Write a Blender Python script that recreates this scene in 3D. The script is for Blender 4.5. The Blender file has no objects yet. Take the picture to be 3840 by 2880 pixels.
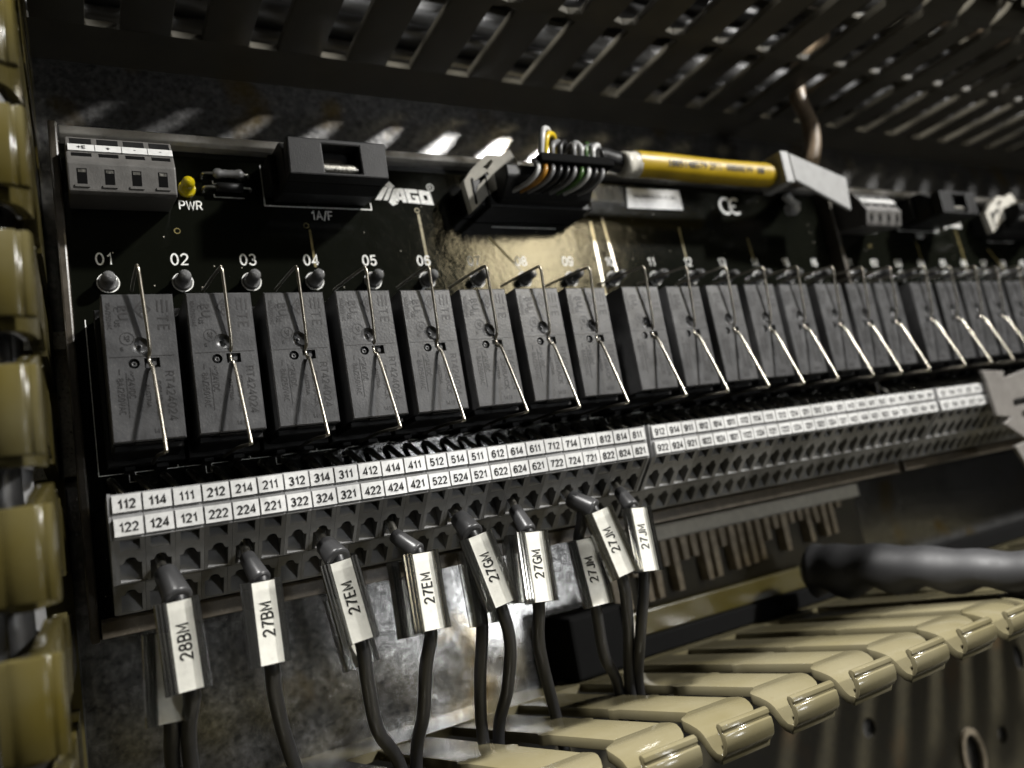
import bpy, bmesh, math, random
from mathutils import Vector, Matrix
random.seed(7)
scene = bpy.context.scene
WORD = ['one', 'two', 'three', 'four', 'five', 'six', 'seven', 'eight', 'nine', 'ten', 'eleven', 'twelve', 'thirteen', 'fourteen', 'fifteen', 'sixteen']
ORD = ['first', 'second', 'third', 'fourth', 'fifth', 'sixth', 'seventh', 'eighth', 'ninth', 'tenth']
S = 0.001                                   # the scene is laid out in millimetres
def B(p):                                   # (x along, u up, h out of the panel) in mm -> Blender metres
    return Vector((p[0]*S, -p[2]*S, p[1]*S))
# ------------------------------------------------------------------ camera
cam = bpy.data.cameras.new('camera'); camo = bpy.data.objects.new('camera', cam); scene.collection.objects.link(camo)
scene.camera = camo
cam.sensor_width = 36.0; cam.lens = 26.967; cam.clip_start = 0.005; cam.clip_end = 20
RIGHT = Vector((0.86768581, -0.46570047, -0.1739092))
UP = -Vector((-0.07436413, 0.22430505, -0.97167753))
BACK = -Vector((0.4915194, 0.85604341, 0.1599949))
m = Matrix((RIGHT, UP, BACK)).transposed().to_4x4(); m.translation = B((-4.885, -53.774, 158.255)); camo.matrix_world = m
cam.dof.use_dof = True; cam.dof.focus_distance = 0.163; cam.dof.aperture_fstop = 12.0; cam.dof.aperture_blades = 0
# ------------------------------------------------------------------ light
world = bpy.data.worlds.new('World'); scene.world = world; world.use_nodes = True
world.node_tree.nodes['Background'].inputs[0].default_value = (0.95, 0.97, 1, 1)
world.node_tree.nodes['Background'].inputs[1].default_value = 0.0015
def area(name, pos, target, sx, sy, power, col=(1, 1, 1)):
    l = bpy.data.lights.new(name, 'AREA'); l.shape = 'RECTANGLE'; l.size = sx; l.size_y = sy; l.energy = power; l.color = col
    o = bpy.data.objects.new(name, l); scene.collection.objects.link(o)
    o.location = B(pos); o.rotation_euler = (B(target) - B(pos)).to_track_quat('-Z', 'Y').to_euler()
    return o
area('key_lamp', (790, 598, 745), (90, -20, -10), 0.075, 0.075, 25.0, (1, 0.985, 0.96))
area('room_lamp', (345, 0, 640), (90, -40, -10), 0.05, 0.06, 0.36, (0.97, 0.985, 1))
area('room_lamp', (395, -174, 576), (100, -80, -40), 0.06, 0.06, 0.30, (0.97, 0.985, 1))
area('ceiling_lamp', (-110, 720, 200), (120, 80, -20), 0.06, 0.10, 30.0, (1, 0.98, 0.95))
area('room_lamp', (474, 240, 531), (110, 10, -20), 0.11, 0.10, 0.42, (1, 0.85, 0.52))
scene.view_settings.view_transform = 'Standard'; scene.view_settings.look = 'None'
scene.view_settings.exposure = 0; scene.view_settings.gamma = 1
scene.render.engine = 'CYCLES'
scene.cycles.max_bounces = 6; scene.cycles.diffuse_bounces = 1; scene.cycles.glossy_bounces = 3; scene.cycles.transparent_max_bounces = 24

# ------------------------------------------------------------------ materials
def mat(name, col, rough=0.5, metal=0.0, var=0.15, vscale=400, bump=0.0, bscale=2500, spec=0.5, coat=0.0, col2=None, rvar=0.1, dust=0.0):
    m = bpy.data.materials.new(name); m.use_nodes = True; nt = m.node_tree; N = nt.nodes; L = nt.links
    p = N['Principled BSDF']
    p.inputs['Metallic'].default_value = metal; p.inputs['Specular IOR Level'].default_value = spec; p.inputs['Coat Weight'].default_value = coat
    tc = N.new('ShaderNodeTexCoord')
    oi = N.new('ShaderNodeObjectInfo'); ow = N.new('ShaderNodeMath'); ow.operation = 'MULTIPLY'; ow.inputs[1].default_value = 40; L.new(oi.outputs['Random'], ow.inputs[0])
    n1 = N.new('ShaderNodeTexNoise'); n1.noise_dimensions = '4D'; L.new(ow.outputs[0], n1.inputs['W']); n1.inputs['Scale'].default_value = vscale; n1.inputs['Detail'].default_value = 5; L.new(tc.outputs['Object'], n1.inputs['Vector'])
    mx = N.new('ShaderNodeMix'); mx.data_type = 'RGBA'
    lo = tuple(c*(1-var) for c in col); hi = tuple(min(1, c*(1+var)) for c in (col2 or col))
    mx.inputs[6].default_value = (*lo, 1); mx.inputs[7].default_value = (*hi, 1)
    mr = N.new('ShaderNodeMapRange'); mr.inputs[1].default_value = 0.3; mr.inputs[2].default_value = 0.7
    L.new(n1.outputs['Fac'], mr.inputs[0]); L.new(mr.outputs[0], mx.inputs[0])
    last = mx.outputs[2]
    if dust:
        n3 = N.new('ShaderNodeTexNoise'); n3.noise_dimensions = '4D'; L.new(ow.outputs[0], n3.inputs['W']); n3.inputs['Scale'].default_value = 1600; n3.inputs['Detail'].default_value = 6; n3.inputs['Roughness'].default_value = 0.75; L.new(tc.outputs['Object'], n3.inputs['Vector'])
        d1 = N.new('ShaderNodeMapRange'); d1.inputs[1].default_value = 0.56; d1.inputs[2].default_value = 0.75; d1.inputs[4].default_value = abs(dust); L.new(n3.outputs['Fac'], d1.inputs[0])
        d2 = N.new('ShaderNodeMapRange'); d2.inputs[1].default_value = 0.4; d2.inputs[2].default_value = 0.65; L.new(n1.outputs['Fac'], d2.inputs[0])
        dm = N.new('ShaderNodeMath'); dm.operation = 'MULTIPLY'; L.new(d1.outputs[0], dm.inputs[0]); L.new(d2.outputs[0], dm.inputs[1])
        m3 = N.new('ShaderNodeMix'); m3.data_type = 'RGBA'; m3.inputs[7].default_value = (0.34, 0.32, 0.28, 1) if dust > 0 else (0.08, 0.06, 0.03, 1); L.new(last, m3.inputs[6]); L.new(dm.outputs[0], m3.inputs[0]); last = m3.outputs[2]
    L.new(last, p.inputs['Base Color'])
    r = N.new('ShaderNodeMapRange'); r.inputs[3].default_value = max(0.02, rough-rvar); r.inputs[4].default_value = min(1, rough+rvar)
    L.new(n1.outputs['Fac'], r.inputs[0]); L.new(r.outputs[0], p.inputs['Roughness'])
    if bump:
        n2 = N.new('ShaderNodeTexNoise'); n2.inputs['Scale'].default_value = bscale; n2.inputs['Detail'].default_value = 4; L.new(tc.outputs['Object'], n2.inputs['Vector'])
        b = N.new('ShaderNodeBump'); b.inputs['Strength'].default_value = bump; b.inputs['Distance'].default_value = 0.0002
        L.new(n2.outputs['Fac'], b.inputs['Height']); L.new(b.outputs[0], p.inputs['Normal'])
    return m
M = {}
M['relay'] = mat('relay_grey_plastic', (0.054, 0.054, 0.055), 0.36, var=0.22, vscale=250, bump=0.25, bscale=1800, dust=0.35)
M['print'] = mat('relay_dark_print', (0.014, 0.013, 0.013), 0.5)
M['black'] = mat('black_plastic', (0.008, 0.008, 0.008), 0.5, var=0.3, bump=0.2, spec=0.25, dust=0.08)
M['recess'] = mat('dark_recess', (0.008, 0.008, 0.008), 0.6)
M['black_or_shade'] = mat('black_and_shade', (0.004, 0.004, 0.004), 0.95, spec=0.1)  # flat black parts; black also stands in for shade in openings and gap
M['carrier'] = mat('carrier_plastic', (0.055, 0.046, 0.034), 0.38, var=0.3, bump=0.15, dust=0.4)
M['lip'] = mat('carrier_plastic_lit', (0.30, 0.29, 0.27), 0.3, var=0.2)  # carrier plastic made paler: glancing light put into its colour
M['term'] = mat('terminal_grey', (0.24, 0.24, 0.24), 0.5, var=0.15, bump=0.2, bscale=1500)
M['term2'] = mat('terminal_grey_dark', (0.15, 0.15, 0.148), 0.5, var=0.15, bump=0.2, bscale=1500)
M['white'] = mat('marker_white', (0.6, 0.6, 0.585), 0.22, var=0.10, vscale=900)
M['ink'] = mat('black_ink', (0.012, 0.012, 0.012), 0.55)
M['silk'] = mat('silkscreen_white', (0.68, 0.68, 0.65), 0.6, var=0.35, vscale=2500)
M['steel'] = mat('clip_steel', (0.42, 0.39, 0.33), 0.3, metal=1.0, var=0.2, vscale=90, rvar=0.05)
M['tin'] = mat('tinned_metal', (0.55, 0.53, 0.47), 0.3, metal=1.0, var=0.3, vscale=1500)
M['olive'] = mat('board_olive', (0.16, 0.13, 0.05), 0.3, var=0.4, vscale=900)  # olive-brown for board strips and via rings
M['led'] = mat('led_grey', (0.13, 0.13, 0.13), 0.15, var=0.15)
M['ledy'] = mat('led_yellow', (0.42, 0.33, 0.006), 0.2, var=0.15)
M['grey'] = mat('connector_grey', (0.10, 0.096, 0.09), 0.45, var=0.15, bump=0.2)
M['ivory'] = mat('ivory_plastic', (0.50, 0.48, 0.42), 0.4, var=0.12)
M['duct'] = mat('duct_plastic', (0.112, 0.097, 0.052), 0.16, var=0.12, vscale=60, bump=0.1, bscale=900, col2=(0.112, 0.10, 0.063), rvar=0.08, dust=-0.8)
M['ductl'] = mat('duct_plastic_yellow', (0.05, 0.039, 0.007), 0.18, var=0.15, vscale=60, bump=0.08, bscale=900, col2=(0.047, 0.041, 0.019))  # yellower and darker all over than the lower duct
M['ductd'] = mat('duct_plastic_shaded', (0.058, 0.053, 0.040), 0.55, spec=0.2, var=0.2, vscale=60, bump=0.1, bscale=900)  # same plastic darkened: the upper duct's shade is put into its colour
M['wire'] = mat('wire_grey_pvc', (0.016, 0.016, 0.017), 0.42, var=0.15)
M['collar'] = mat('ferrule_collar', (0.042, 0.042, 0.043), 0.34, var=0.12)
M['wblack'] = mat('wire_black', (0.012, 0.012, 0.012), 0.35)
M['wwhite'] = mat('wire_white', (0.45, 0.45, 0.44), 0.35)
M['wyellow'] = mat('wire_yellow', (0.6, 0.42, 0.01), 0.35)
M['worange'] = mat('wire_orange', (0.32, 0.15, 0.015), 0.35)
M['wgreen'] = mat('wire_green', (0.03, 0.08, 0.012), 0.35)
M['wgrey'] = mat('wire_light_grey', (0.16, 0.16, 0.16), 0.35)
M['sleeve'] = mat('yellow_sleeve', (0.38, 0.255, 0.003), 0.42, var=0.2, vscale=150, dust=-0.5)
M['tie'] = mat('white_nylon', (0.30, 0.30, 0.295), 0.4, var=0.05)
M['brk'] = mat('bracket_nylon', (0.15, 0.14, 0.128), 0.4, var=0.1)
M['cable'] = mat('cable_brown_grey', (0.20, 0.15, 0.10), 0.4, var=0.2)
M['rubber'] = mat('handle_rubber', (0.014, 0.014, 0.015), 0.6, var=0.1)
M['comb'] = mat('comb_brown', (0.32, 0.27, 0.20), 0.4, var=0.3)
M['insert'] = mat('sleeve_insert', (0.85, 0.84, 0.79), 0.3, var=0.08, vscale=700)

def panel_mat(name, c1, c2, stain, rough, metal):
    m = bpy.data.materials.new(name); m.use_nodes = True; nt = m.node_tree; N = nt.nodes; L = nt.links; p = N['Principled BSDF']
    tc = N.new('ShaderNodeTexCoord')
    v = N.new('ShaderNodeTexVoronoi'); v.inputs['Scale'].default_value = 520; v.inputs['Randomness'].default_value = 1
    nz = N.new('ShaderNodeTexNoise'); nz.inputs['Scale'].default_value = 620; nz.inputs['Detail'].default_value = 10; nz.inputs['Roughness'].default_value = 0.8
    big = N.new('ShaderNodeTexNoise'); big.inputs['Scale'].default_value = 45; big.inputs['Detail'].default_value = 4
    for q in (nz, big): L.new(tc.outputs['Object'], q.inputs['Vector'])
    ad = N.new('ShaderNodeVectorMath'); ad.operation = 'MULTIPLY_ADD'
    L.new(nz.outputs['Color'], ad.inputs[0]); ad.inputs[1].default_value = (0.004,)*3; L.new(tc.outputs['Object'], ad.inputs[2]); L.new(ad.outputs[0], v.inputs['Vector'])
    bw = N.new('ShaderNodeRGBToBW'); L.new(v.outputs['Color'], bw.inputs[0])
    mx = N.new('ShaderNodeMix'); mx.data_type = 'RGBA'; mx.inputs[6].default_value = (*c1, 1); mx.inputs[7].default_value = (*c2, 1)
    a = N.new('ShaderNodeMath'); a.operation = 'MULTIPLY_ADD'; L.new(bw.outputs[0], a.inputs[0]); a.inputs[1].default_value = 0.10; L.new(nz.outputs['Fac'], a.inputs[2])
    mr = N.new('ShaderNodeMapRange'); mr.inputs[1].default_value = 0.42; mr.inputs[2].default_value = 0.68; L.new(a.outputs[0], mr.inputs[0]); L.new(mr.outputs[0], mx.inputs[0])
    mx2 = N.new('ShaderNodeMix'); mx2.data_type = 'RGBA'; mx2.inputs[7].default_value = (*stain, 1); L.new(mx.outputs[2], mx2.inputs[6])
    mr2 = N.new('ShaderNodeMapRange'); mr2.inputs[1].default_value = 0.58; mr2.inputs[2].default_value = 0.70; mr2.inputs[4].default_value = 0.75; L.new(big.outputs['Fac'], mr2.inputs[0]); L.new(mr2.outputs[0], mx2.inputs[0])
    L.new(mx2.outputs[2], p.inputs['Base Color']); p.inputs['Metallic'].default_value = metal
    rr = N.new('ShaderNodeMapRange'); rr.inputs[3].default_value = rough-0.05; rr.inputs[4].default_value = rough+0.12; L.new(nz.outputs['Fac'], rr.inputs[0]); L.new(rr.outputs[0], p.inputs['Roughness'])
    b = N.new('ShaderNodeBump'); b.inputs['Strength'].default_value = 0.05; b.inputs['Distance'].default_value = 0.0002; L.new(nz.outputs['Fac'], b.inputs['Height']); L.new(b.outputs[0], p.inputs['Normal'])
    return m
M['panel'] = panel_mat('galvanised_steel', (0.15, 0.15, 0.147), (0.56, 0.555, 0.545), (0.34, 0.24, 0.07), 0.20, 0.95)
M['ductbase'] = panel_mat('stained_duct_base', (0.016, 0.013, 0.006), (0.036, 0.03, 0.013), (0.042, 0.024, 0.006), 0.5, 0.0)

def pcb_mat():
    m = bpy.data.materials.new('dark_solder_mask'); m.use_nodes = True; nt = m.node_tree; N = nt.nodes; L = nt.links; p = N['Principled BSDF']
    tc = N.new('ShaderNodeTexCoord'); v = N.new('ShaderNodeTexVoronoi'); v.inputs['Scale'].default_value = 320; L.new(tc.outputs['Object'], v.inputs['Vector'])
    n = N.new('ShaderNodeTexNoise'); n.inputs['Scale'].default_value = 130; n.inputs['Detail'].default_value = 8; n.inputs['Roughness'].default_value = 0.65; L.new(tc.outputs['Object'], n.inputs['Vector'])
    bw = N.new('ShaderNodeRGBToBW'); L.new(v.outputs['Color'], bw.inputs[0])
    g = N.new('ShaderNodeMath'); g.operation = 'GREATER_THAN'; g.inputs[1].default_value = 0.66; L.new(bw.outputs[0], g.inputs[0])
    l = N.new('ShaderNodeMath'); l.operation = 'LESS_THAN'; l.inputs[1].default_value = 0.055; L.new(v.outputs['Distance'], l.inputs[0])
    mu = N.new('ShaderNodeMath'); mu.operation = 'MULTIPLY'; L.new(g.outputs[0], mu.inputs[0]); L.new(l.outputs[0], mu.inputs[1])
    mx = N.new('ShaderNodeMix'); mx.data_type = 'RGBA'; mx.inputs[6].default_value = (0.004, 0.0045, 0.003, 1); mx.inputs[7].default_value = (0.35, 0.33, 0.28, 1); L.new(mu.outputs[0], mx.inputs[0])
    L.new(mx.outputs[2], p.inputs['Base Color'])
    r = N.new('ShaderNodeMapRange'); r.inputs[3].default_value = 0.05; r.inputs[4].default_value = 0.13; p.inputs['Specular IOR Level'].default_value = 0.8; L.new(n.outputs['Fac'], r.inputs[0]); L.new(r.outputs[0], p.inputs['Roughness'])
    b = N.new('ShaderNodeBump'); b.inputs['Strength'].default_value = 0.3; b.inputs['Distance'].default_value = 0.0004; L.new(n.outputs['Fac'], b.inputs['Height']); L.new(b.outputs[0], p.inputs['Normal'])
    return m
M['pcb'] = pcb_mat()
def clear_mat():
    m = bpy.data.materials.new('clear_sleeve'); m.use_nodes = True; nt = m.node_tree; N = nt.nodes; L = nt.links; N.remove(N['Principled BSDF'])
    t = N.new('ShaderNodeBsdfTransparent'); t.inputs[0].default_value = (0.93, 0.93, 0.91, 1)
    g = N.new('ShaderNodeBsdfGlossy'); g.inputs['Roughness'].default_value = 0.12
    f = N.new('ShaderNodeLayerWeight'); f.inputs[0].default_value = 0.5
    pw = N.new('ShaderNodeMath'); pw.operation = 'POWER'; pw.inputs[1].default_value = 2.5; L.new(f.outputs['Facing'], pw.inputs[0])
    a = N.new('ShaderNodeMath'); a.operation = 'MULTIPLY_ADD'; a.inputs[1].default_value = 0.7; a.inputs[2].default_value = 0.04; L.new(pw.outputs[0], a.inputs[0])
    mc = N.new('ShaderNodeMix'); mc.data_type = 'RGBA'; mc.inputs[6].default_value = (0.95, 0.95, 0.93, 1); mc.inputs[7].default_value = (0.10, 0.10, 0.10, 1); L.new(pw.outputs[0], mc.inputs[0]); L.new(mc.outputs[2], t.inputs[0])
    x = N.new('ShaderNodeMixShader'); L.new(a.outputs[0], x.inputs[0]); L.new(t.outputs[0], x.inputs[1]); L.new(g.outputs[0], x.inputs[2]); L.new(x.outputs[0], N['Material Output'].inputs[0])
    return m
M['clear'] = clear_mat()
def glass_mat():
    m = bpy.data.materials.new('clear_rib'); m.use_nodes = True; nt = m.node_tree; N = nt.nodes; L = nt.links; N.remove(N['Principled BSDF'])
    t = N.new('ShaderNodeBsdfTransparent'); g = N.new('ShaderNodeBsdfGlossy'); g.inputs['Roughness'].default_value = 0.18; g.inputs[0].default_value = (0.9, 0.9, 0.88, 1)
    f = N.new('ShaderNodeLayerWeight'); f.inputs[0].default_value = 0.5
    mc = N.new('ShaderNodeMix'); mc.data_type = 'RGBA'; mc.inputs[6].default_value = (0.80, 0.80, 0.78, 1); mc.inputs[7].default_value = (0.22, 0.22, 0.22, 1); L.new(f.outputs['Facing'], mc.inputs[0]); L.new(mc.outputs[2], t.inputs[0])
    x = N.new('ShaderNodeMixShader'); x.inputs[0].default_value = 0.40; L.new(t.outputs[0], x.inputs[1]); L.new(g.outputs[0], x.inputs[2]); L.new(x.outputs[0], N['Material Output'].inputs[0])
    return m
M['glass'] = glass_mat()

# ------------------------------------------------------------------ mesh helpers (all in mm, x/u/h)
WL = {}                                     # world position (mm) of every object, for parenting
class MB:
    def __init__(s): s.v = []; s.f = []; s.m = []; s.sm = []
    def add(s, vs, fs, mi=0, smooth=False):
        o = len(s.v); s.v += [tuple(p) for p in vs]
        for f in fs: s.f.append(tuple(o+i for i in f)); s.m.append(mi); s.sm.append(smooth)
        return s
    def box(s, x0, x1, u0, u1, h0, h1, mi=0):
        vs = [(x, u, h) for x in (x0, x1) for u in (u0, u1) for h in (h0, h1)]
        return s.add(vs, [(0, 1, 3, 2), (4, 6, 7, 5), (0, 4, 5, 1), (2, 3, 7, 6), (0, 2, 6, 4), (1, 5, 7, 3)], mi)
    def prism(s, pts, fn, a, b, mi=0):      # pts: 2D outline; fn(p, q, t) -> xuh ; extruded t from a to b
        n = len(pts); vs = [fn(p, q, a) for p, q in pts] + [fn(p, q, b) for p, q in pts]
        fs = [tuple(range(n-1, -1, -1)), tuple(range(n, 2*n))] + [(i, (i+1) % n, n+(i+1) % n, n+i) for i in range(n)]
        return s.add(vs, fs, mi)
    def tube(s, pts, r, n=10, mi=0, caps=True):
        P = [Vector(p) for p in pts]; rs = r if isinstance(r, (list, tuple)) else [r]*len(P)
        T = []
        for i in range(len(P)):
            t = (P[min(i+1, len(P)-1)] - P[max(i-1, 0)]); T.append(t.normalized() if t.length > 1e-9 else Vector((0, 0, 1)))
        ref = Vector((1, 0, 0)) if abs(T[0].x) < 0.8 else Vector((0, 0, 1))
        N = (ref - T[0]*ref.dot(T[0])).normalized(); vs = []
        for i, p in enumerate(P):
            N = (N - T[i]*N.dot(T[i])).normalized(); Bn = T[i].cross(N)
            for k in range(n):
                a = 2*math.pi*k/n; vs.append(p + (N*math.cos(a) + Bn*math.sin(a))*rs[i])
        fs = [(i*n+k, i*n+(k+1) % n, (i+1)*n+(k+1) % n, (i+1)*n+k) for i in range(len(P)-1) for k in range(n)]
        s.add(vs, fs, mi, True)
        if caps:
            s.add([vs[k] for k in range(n)], [tuple(range(n-1, -1, -1))], mi); s.add(vs[-n:], [tuple(range(n))], mi)
        return s
    def lathe(s, c, prof, n=20, mi=0, sq=(1, 1)):   # axis along h; prof = [(r, h)]
        vs = [(c[0]+r*math.cos(2*math.pi*k/n)*sq[0], c[1]+r*math.sin(2*math.pi*k/n)*sq[1], c[2]+h) for r, h in prof for k in range(n)]
        fs = [(i*n+k, i*n+(k+1) % n, (i+1)*n+(k+1) % n, (i+1)*n+k) for i in range(len(prof)-1) for k in range(n)]
        s.add(vs, fs, mi, True); s.add(vs[-n:], [tuple(range(n))], mi); return s
    def shape(s, tri, fn, mi=0):            # tri = (verts2d/3d, faces); fn maps (a,b,c) -> xuh
        return s.add([fn(*p) for p in tri[0]], tri[1], mi)
    def mesh(s, name, mats, org=None, bevel=0, seg=2, smooth=False, ang=35, sharp=0):
        if org is None:
            n = len(s.v); org = tuple((min(p[i] for p in s.v)+max(p[i] for p in s.v))/2 for i in range(3))
        me = bpy.data.meshes.new(name)
        me.from_pydata([B((p[0]-org[0], p[1]-org[1], p[2]-org[2])) for p in s.v], [], s.f)
        for mm in mats: me.materials.append(M[mm])
        me.polygons.foreach_set('material_index', s.m); me.polygons.foreach_set('use_smooth', s.sm)
        bm = bmesh.new(); bm.from_mesh(me)
        if bevel:
            bmesh.ops.remove_doubles(bm, verts=bm.verts, dist=1e-7)
            es = [e for e in bm.edges if len(e.link_faces) == 2 and e.calc_face_angle(0) > math.radians(ang)]
            bmesh.ops.bevel(bm, geom=es, offset=bevel*S, segments=seg, affect='EDGES', profile=0.5, clamp_overlap=True)
        bmesh.ops.recalc_face_normals(bm, faces=bm.faces); bm.to_mesh(me); bm.free(); me.update()
        if sharp:
            bm = bmesh.new(); bm.from_mesh(me)
            for f in bm.faces: f.smooth = True
            for e in bm.edges: e.smooth = not (len(e.link_faces) == 2 and e.calc_face_angle(0) > math.radians(sharp))
            bm.to_mesh(me); bm.free()
        if smooth:
            me.polygons.foreach_set('use_smooth', [True]*len(me.polygons))
        me['org'] = org
        return me
    def build(s, name, mats, parent=None, **k):
        if isinstance(mats, str): mats = [mats]
        me = s.mesh(name, mats, **k); return ob(name, me, tuple(me['org']), parent)
def ob(name, me, loc, parent=None):
    o = bpy.data.objects.new(name, me); scene.collection.objects.link(o); WL[o.name] = loc
    if parent is not None:
        o.parent = parent; pl = WL[parent.name]; o.location = B((loc[0]-pl[0], loc[1]-pl[1], loc[2]-pl[2]))
    else: o.location = B(loc)
    return o
def thing(name, loc, label, cat, group=None):
    o = bpy.data.objects.new(name, None); o.empty_display_size = 0.005; scene.collection.objects.link(o); o.location = B(loc); WL[o.name] = loc
    return tag(o, label, cat, group)
def tag(o, label, cat, group=None):
    o['label'] = label; o['category'] = cat
    if group: o['group'] = group
    return o
def spl(pts, n=8):                          # Catmull-Rom
    P = [Vector(p) for p in pts]; P = [P[0]*2-P[1]] + P + [P[-1]*2-P[-2]]; out = []
    for i in range(1, len(P)-2):
        a, b, c, d = P[i-1:i+3]
        for k in range(n):
            t = k/n; out.append(0.5*((2*b) + (c-a)*t + (2*a-5*b+4*c-d)*t*t + (3*b-3*c+d-a)*t*t*t))
    out.append(P[-2]); return out
def curve_tri(cu):
    o = bpy.data.objects.new('tmp', cu); me = bpy.data.meshes.new_from_object(o)
    r = ([tuple(v.co) for v in me.vertices], [tuple(p.vertices) for p in me.polygons])
    bpy.data.objects.remove(o); bpy.data.meshes.remove(me); bpy.data.curves.remove(cu); return r
def plate(outline, holes, depth):           # 2D plate with holes: verts (a, b, c) c in -depth/2..depth/2
    cu = bpy.data.curves.new('tmp', 'CURVE'); cu.dimensions = '2D'; cu.fill_mode = 'BOTH'; cu.extrude = depth/2
    for poly in [outline] + holes:
        sp = cu.splines.new('POLY'); sp.points.add(len(poly)-1); sp.use_cyclic_u = True
        for q, p in zip(sp.points, poly): q.co = (p[0], p[1], 0, 1)
    return curve_tri(cu)
TXT = {}
def text(st, size=1.0):                     # centred flat text, cap height ~ size
    if st not in TXT:
        cu = bpy.data.curves.new('tmp', 'FONT'); cu.body = st; cu.size = 1/0.73; cu.resolution_u = 2
        v, f = curve_tri(cu)
        xs = [p[0] for p in v]; ys = [p[1] for p in v]; cx = (min(xs)+max(xs))/2; cy = (min(ys)+max(ys))/2
        TXT[st] = ([(p[0]-cx, p[1]-cy, 0) for p in v], f, max(xs)-min(xs))
    v, f, w = TXT[st]; V, F_ = [], []
    for dx, dy, dz in ((0, 0, 0), (0.034, 0.015, 0.012), (-0.034, -0.015, 0.024)):
        o = len(V); V += [((p[0]+dx)*size, (p[1]+dy)*size, dz) for p in v]; F_ += [tuple(i+o for i in q) for q in f]
    return V, F_
def _arc(cx, cy, rx, ry, a0, a1, n=8): return [(cx+rx*math.cos(math.radians(a0+(a1-a0)*k/n)), cy+ry*math.sin(math.radians(a0+(a1-a0)*k/n))) for k in range(n+1)]
STROKE = {
 '0': [_arc(.3, .5, .27, .5, 90, 450, 18)], '1': [[(.08, .74), (.24, .84), (.33, 1), (.33, 0)]],
 '2': [_arc(.3, .72, .26, .28, 170, -35, 9) + [(.05, .02), (.59, .02)]],
 '3': [_arc(.29, .75, .24, .25, 160, -80, 8) + _arc(.29, .27, .27, .27, 80, -165, 10)],
 '4': [[(.46, 0), (.46, 1), (.02, .27), (.62, .27)]], '5': [[(.55, .98), (.13, .98), (.07, .50)] + _arc(.29, .31, .27, .31, 135, -160, 10)],
 '6': [_arc(.34, .56, .29, .44, 40, 180, 8) + _arc(.32, .31, .27, .31, 180, 540, 14)], '7': [[(.04, .97), (.58, .97), (.34, .5), (.22, 0)]],
 '8': [_arc(.3, .75, .22, .24, -90, 270, 14), _arc(.3, .26, .27, .26, 90, 450, 14)], '9': [_arc(.26, .44, .29, .44, 220, 360, 8) + _arc(.28, .69, .27, .31, 0, 360, 14)],
 'B': [[(.06, .5), (.06, 1), (.32, 1)] + _arc(.32, .75, .22, .25, 90, -90, 7) + [(.06, .5)], [(.06, .5), (.33, .5)] + _arc(.33, .25, .26, .25, 90, -90, 7) + [(.06, 0), (.06, .5)]],
 'M': [[(.05, 0), (.05, 1), (.37, .25), (.69, 1), (.69, 0)]], 'E': [[(.56, 1), (.06, 1), (.06, 0), (.58, 0)], [(.06, .52), (.5, .52)]],
 'G': [_arc(.36, .5, .31, .5, 45, 300, 14) + [(.65, .12), (.65, .46), (.38, .46)]], 'J': [[(.46, 1), (.46, .25)] + _arc(.25, .25, .21, .25, 0, -170, 8)],
 'R': [[(.06, 0), (.06, 1), (.36, 1)] + _arc(.36, .74, .22, .26, 90, -90, 7) + [(.06, .48)], [(.34, .48), (.62, 0)]], 'T': [[(.02, .97), (.64, .97)], [(.33, .97), (.33, 0)]],
 'P': [[(.06, 0), (.06, 1), (.36, 1)] + _arc(.36, .73, .23, .27, 90, -90, 7) + [(.06, .46)]], 'W': [[(.0, 1), (.2, 0), (.42, .9), (.64, 0), (.84, 1)]],
 'A': [[(.0, 0), (.32, 1), (.64, 0)], [(.11, .34), (.53, .34)]], 'F': [[(.06, 0), (.06, 1), (.56, 1)], [(.06, .52), (.48, .52)]], '/': [[(.0, -.1), (.34, 1.1)]],
 'V': [[(.0, 1), (.3, 0), (.6, 1)]], 'C': [_arc(.34, .5, .3, .5, 50, 310, 14)], 'D': [[(.06, .5), (.06, 1), (.26, 1)] + _arc(.26, .5, .32, .5, 90, -90, 9) + [(.06, 0), (.06, .5)]],
}
ADV = {'M': .9, '1': .62, 'J': .66, 'W': 1.0, '/': .46}
def stroke_text(st, size, wt=0.15):
    V, F_, x = [], [], 0.0; lay = 0
    for ch in st:
        for line in STROKE[ch]:
            P = [Vector((x+a, b)) for a, b in line]; P = [p for k, p in enumerate(P) if k == 0 or (p-P[k-1]).length > 1e-4]
            closed = (P[0]-P[-1]).length < 1e-3
            if closed: P = P[:-1]
            n = len(P); o = len(V); lay += 1; z = 0.006*(lay % 3)
            for k in range(n):
                a = P[k-1] if (k > 0 or closed) else P[k]-(P[k+1]-P[k]); b = P[(k+1) % n] if (k < n-1 or closed) else P[k]+(P[k]-P[k-1])
                d1, d2 = (P[k]-a).normalized(), (b-P[k]).normalized(); t = (d1+d2)
                t = t.normalized() if t.length > 1e-3 else d1
                c = max(0.55, d1.dot(t)); nn = Vector((-t.y, t.x))*wt/2/c
                V += [(P[k].x+nn.x, P[k].y+nn.y, z), (P[k].x-nn.x, P[k].y-nn.y, z)]
            for k in range(n if closed else n-1):
                k2 = (k+1) % n; F_.append((o+2*k, o+2*k+1, o+2*k2+1, o+2*k2))
        x += ADV.get(ch, .80)
    w = x-(ADV.get(st[-1], .80)-.6)
    return [((p[0]-w/2)*size, (p[1]-0.5)*size, p[2]) for p in V], F_
def circ(cx, cy, r, n=16, a0=0, a1=2*math.pi):
    return [(cx+r*math.cos(a0+(a1-a0)*k/n), cy+r*math.sin(a0+(a1-a0)*k/n)) for k in range(n)]
def ringpts(cx, cy, r0, r1, n=20):
    return plate(circ(cx, cy, r1, n), [circ(cx, cy, r0, n)], 0.0)
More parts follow.
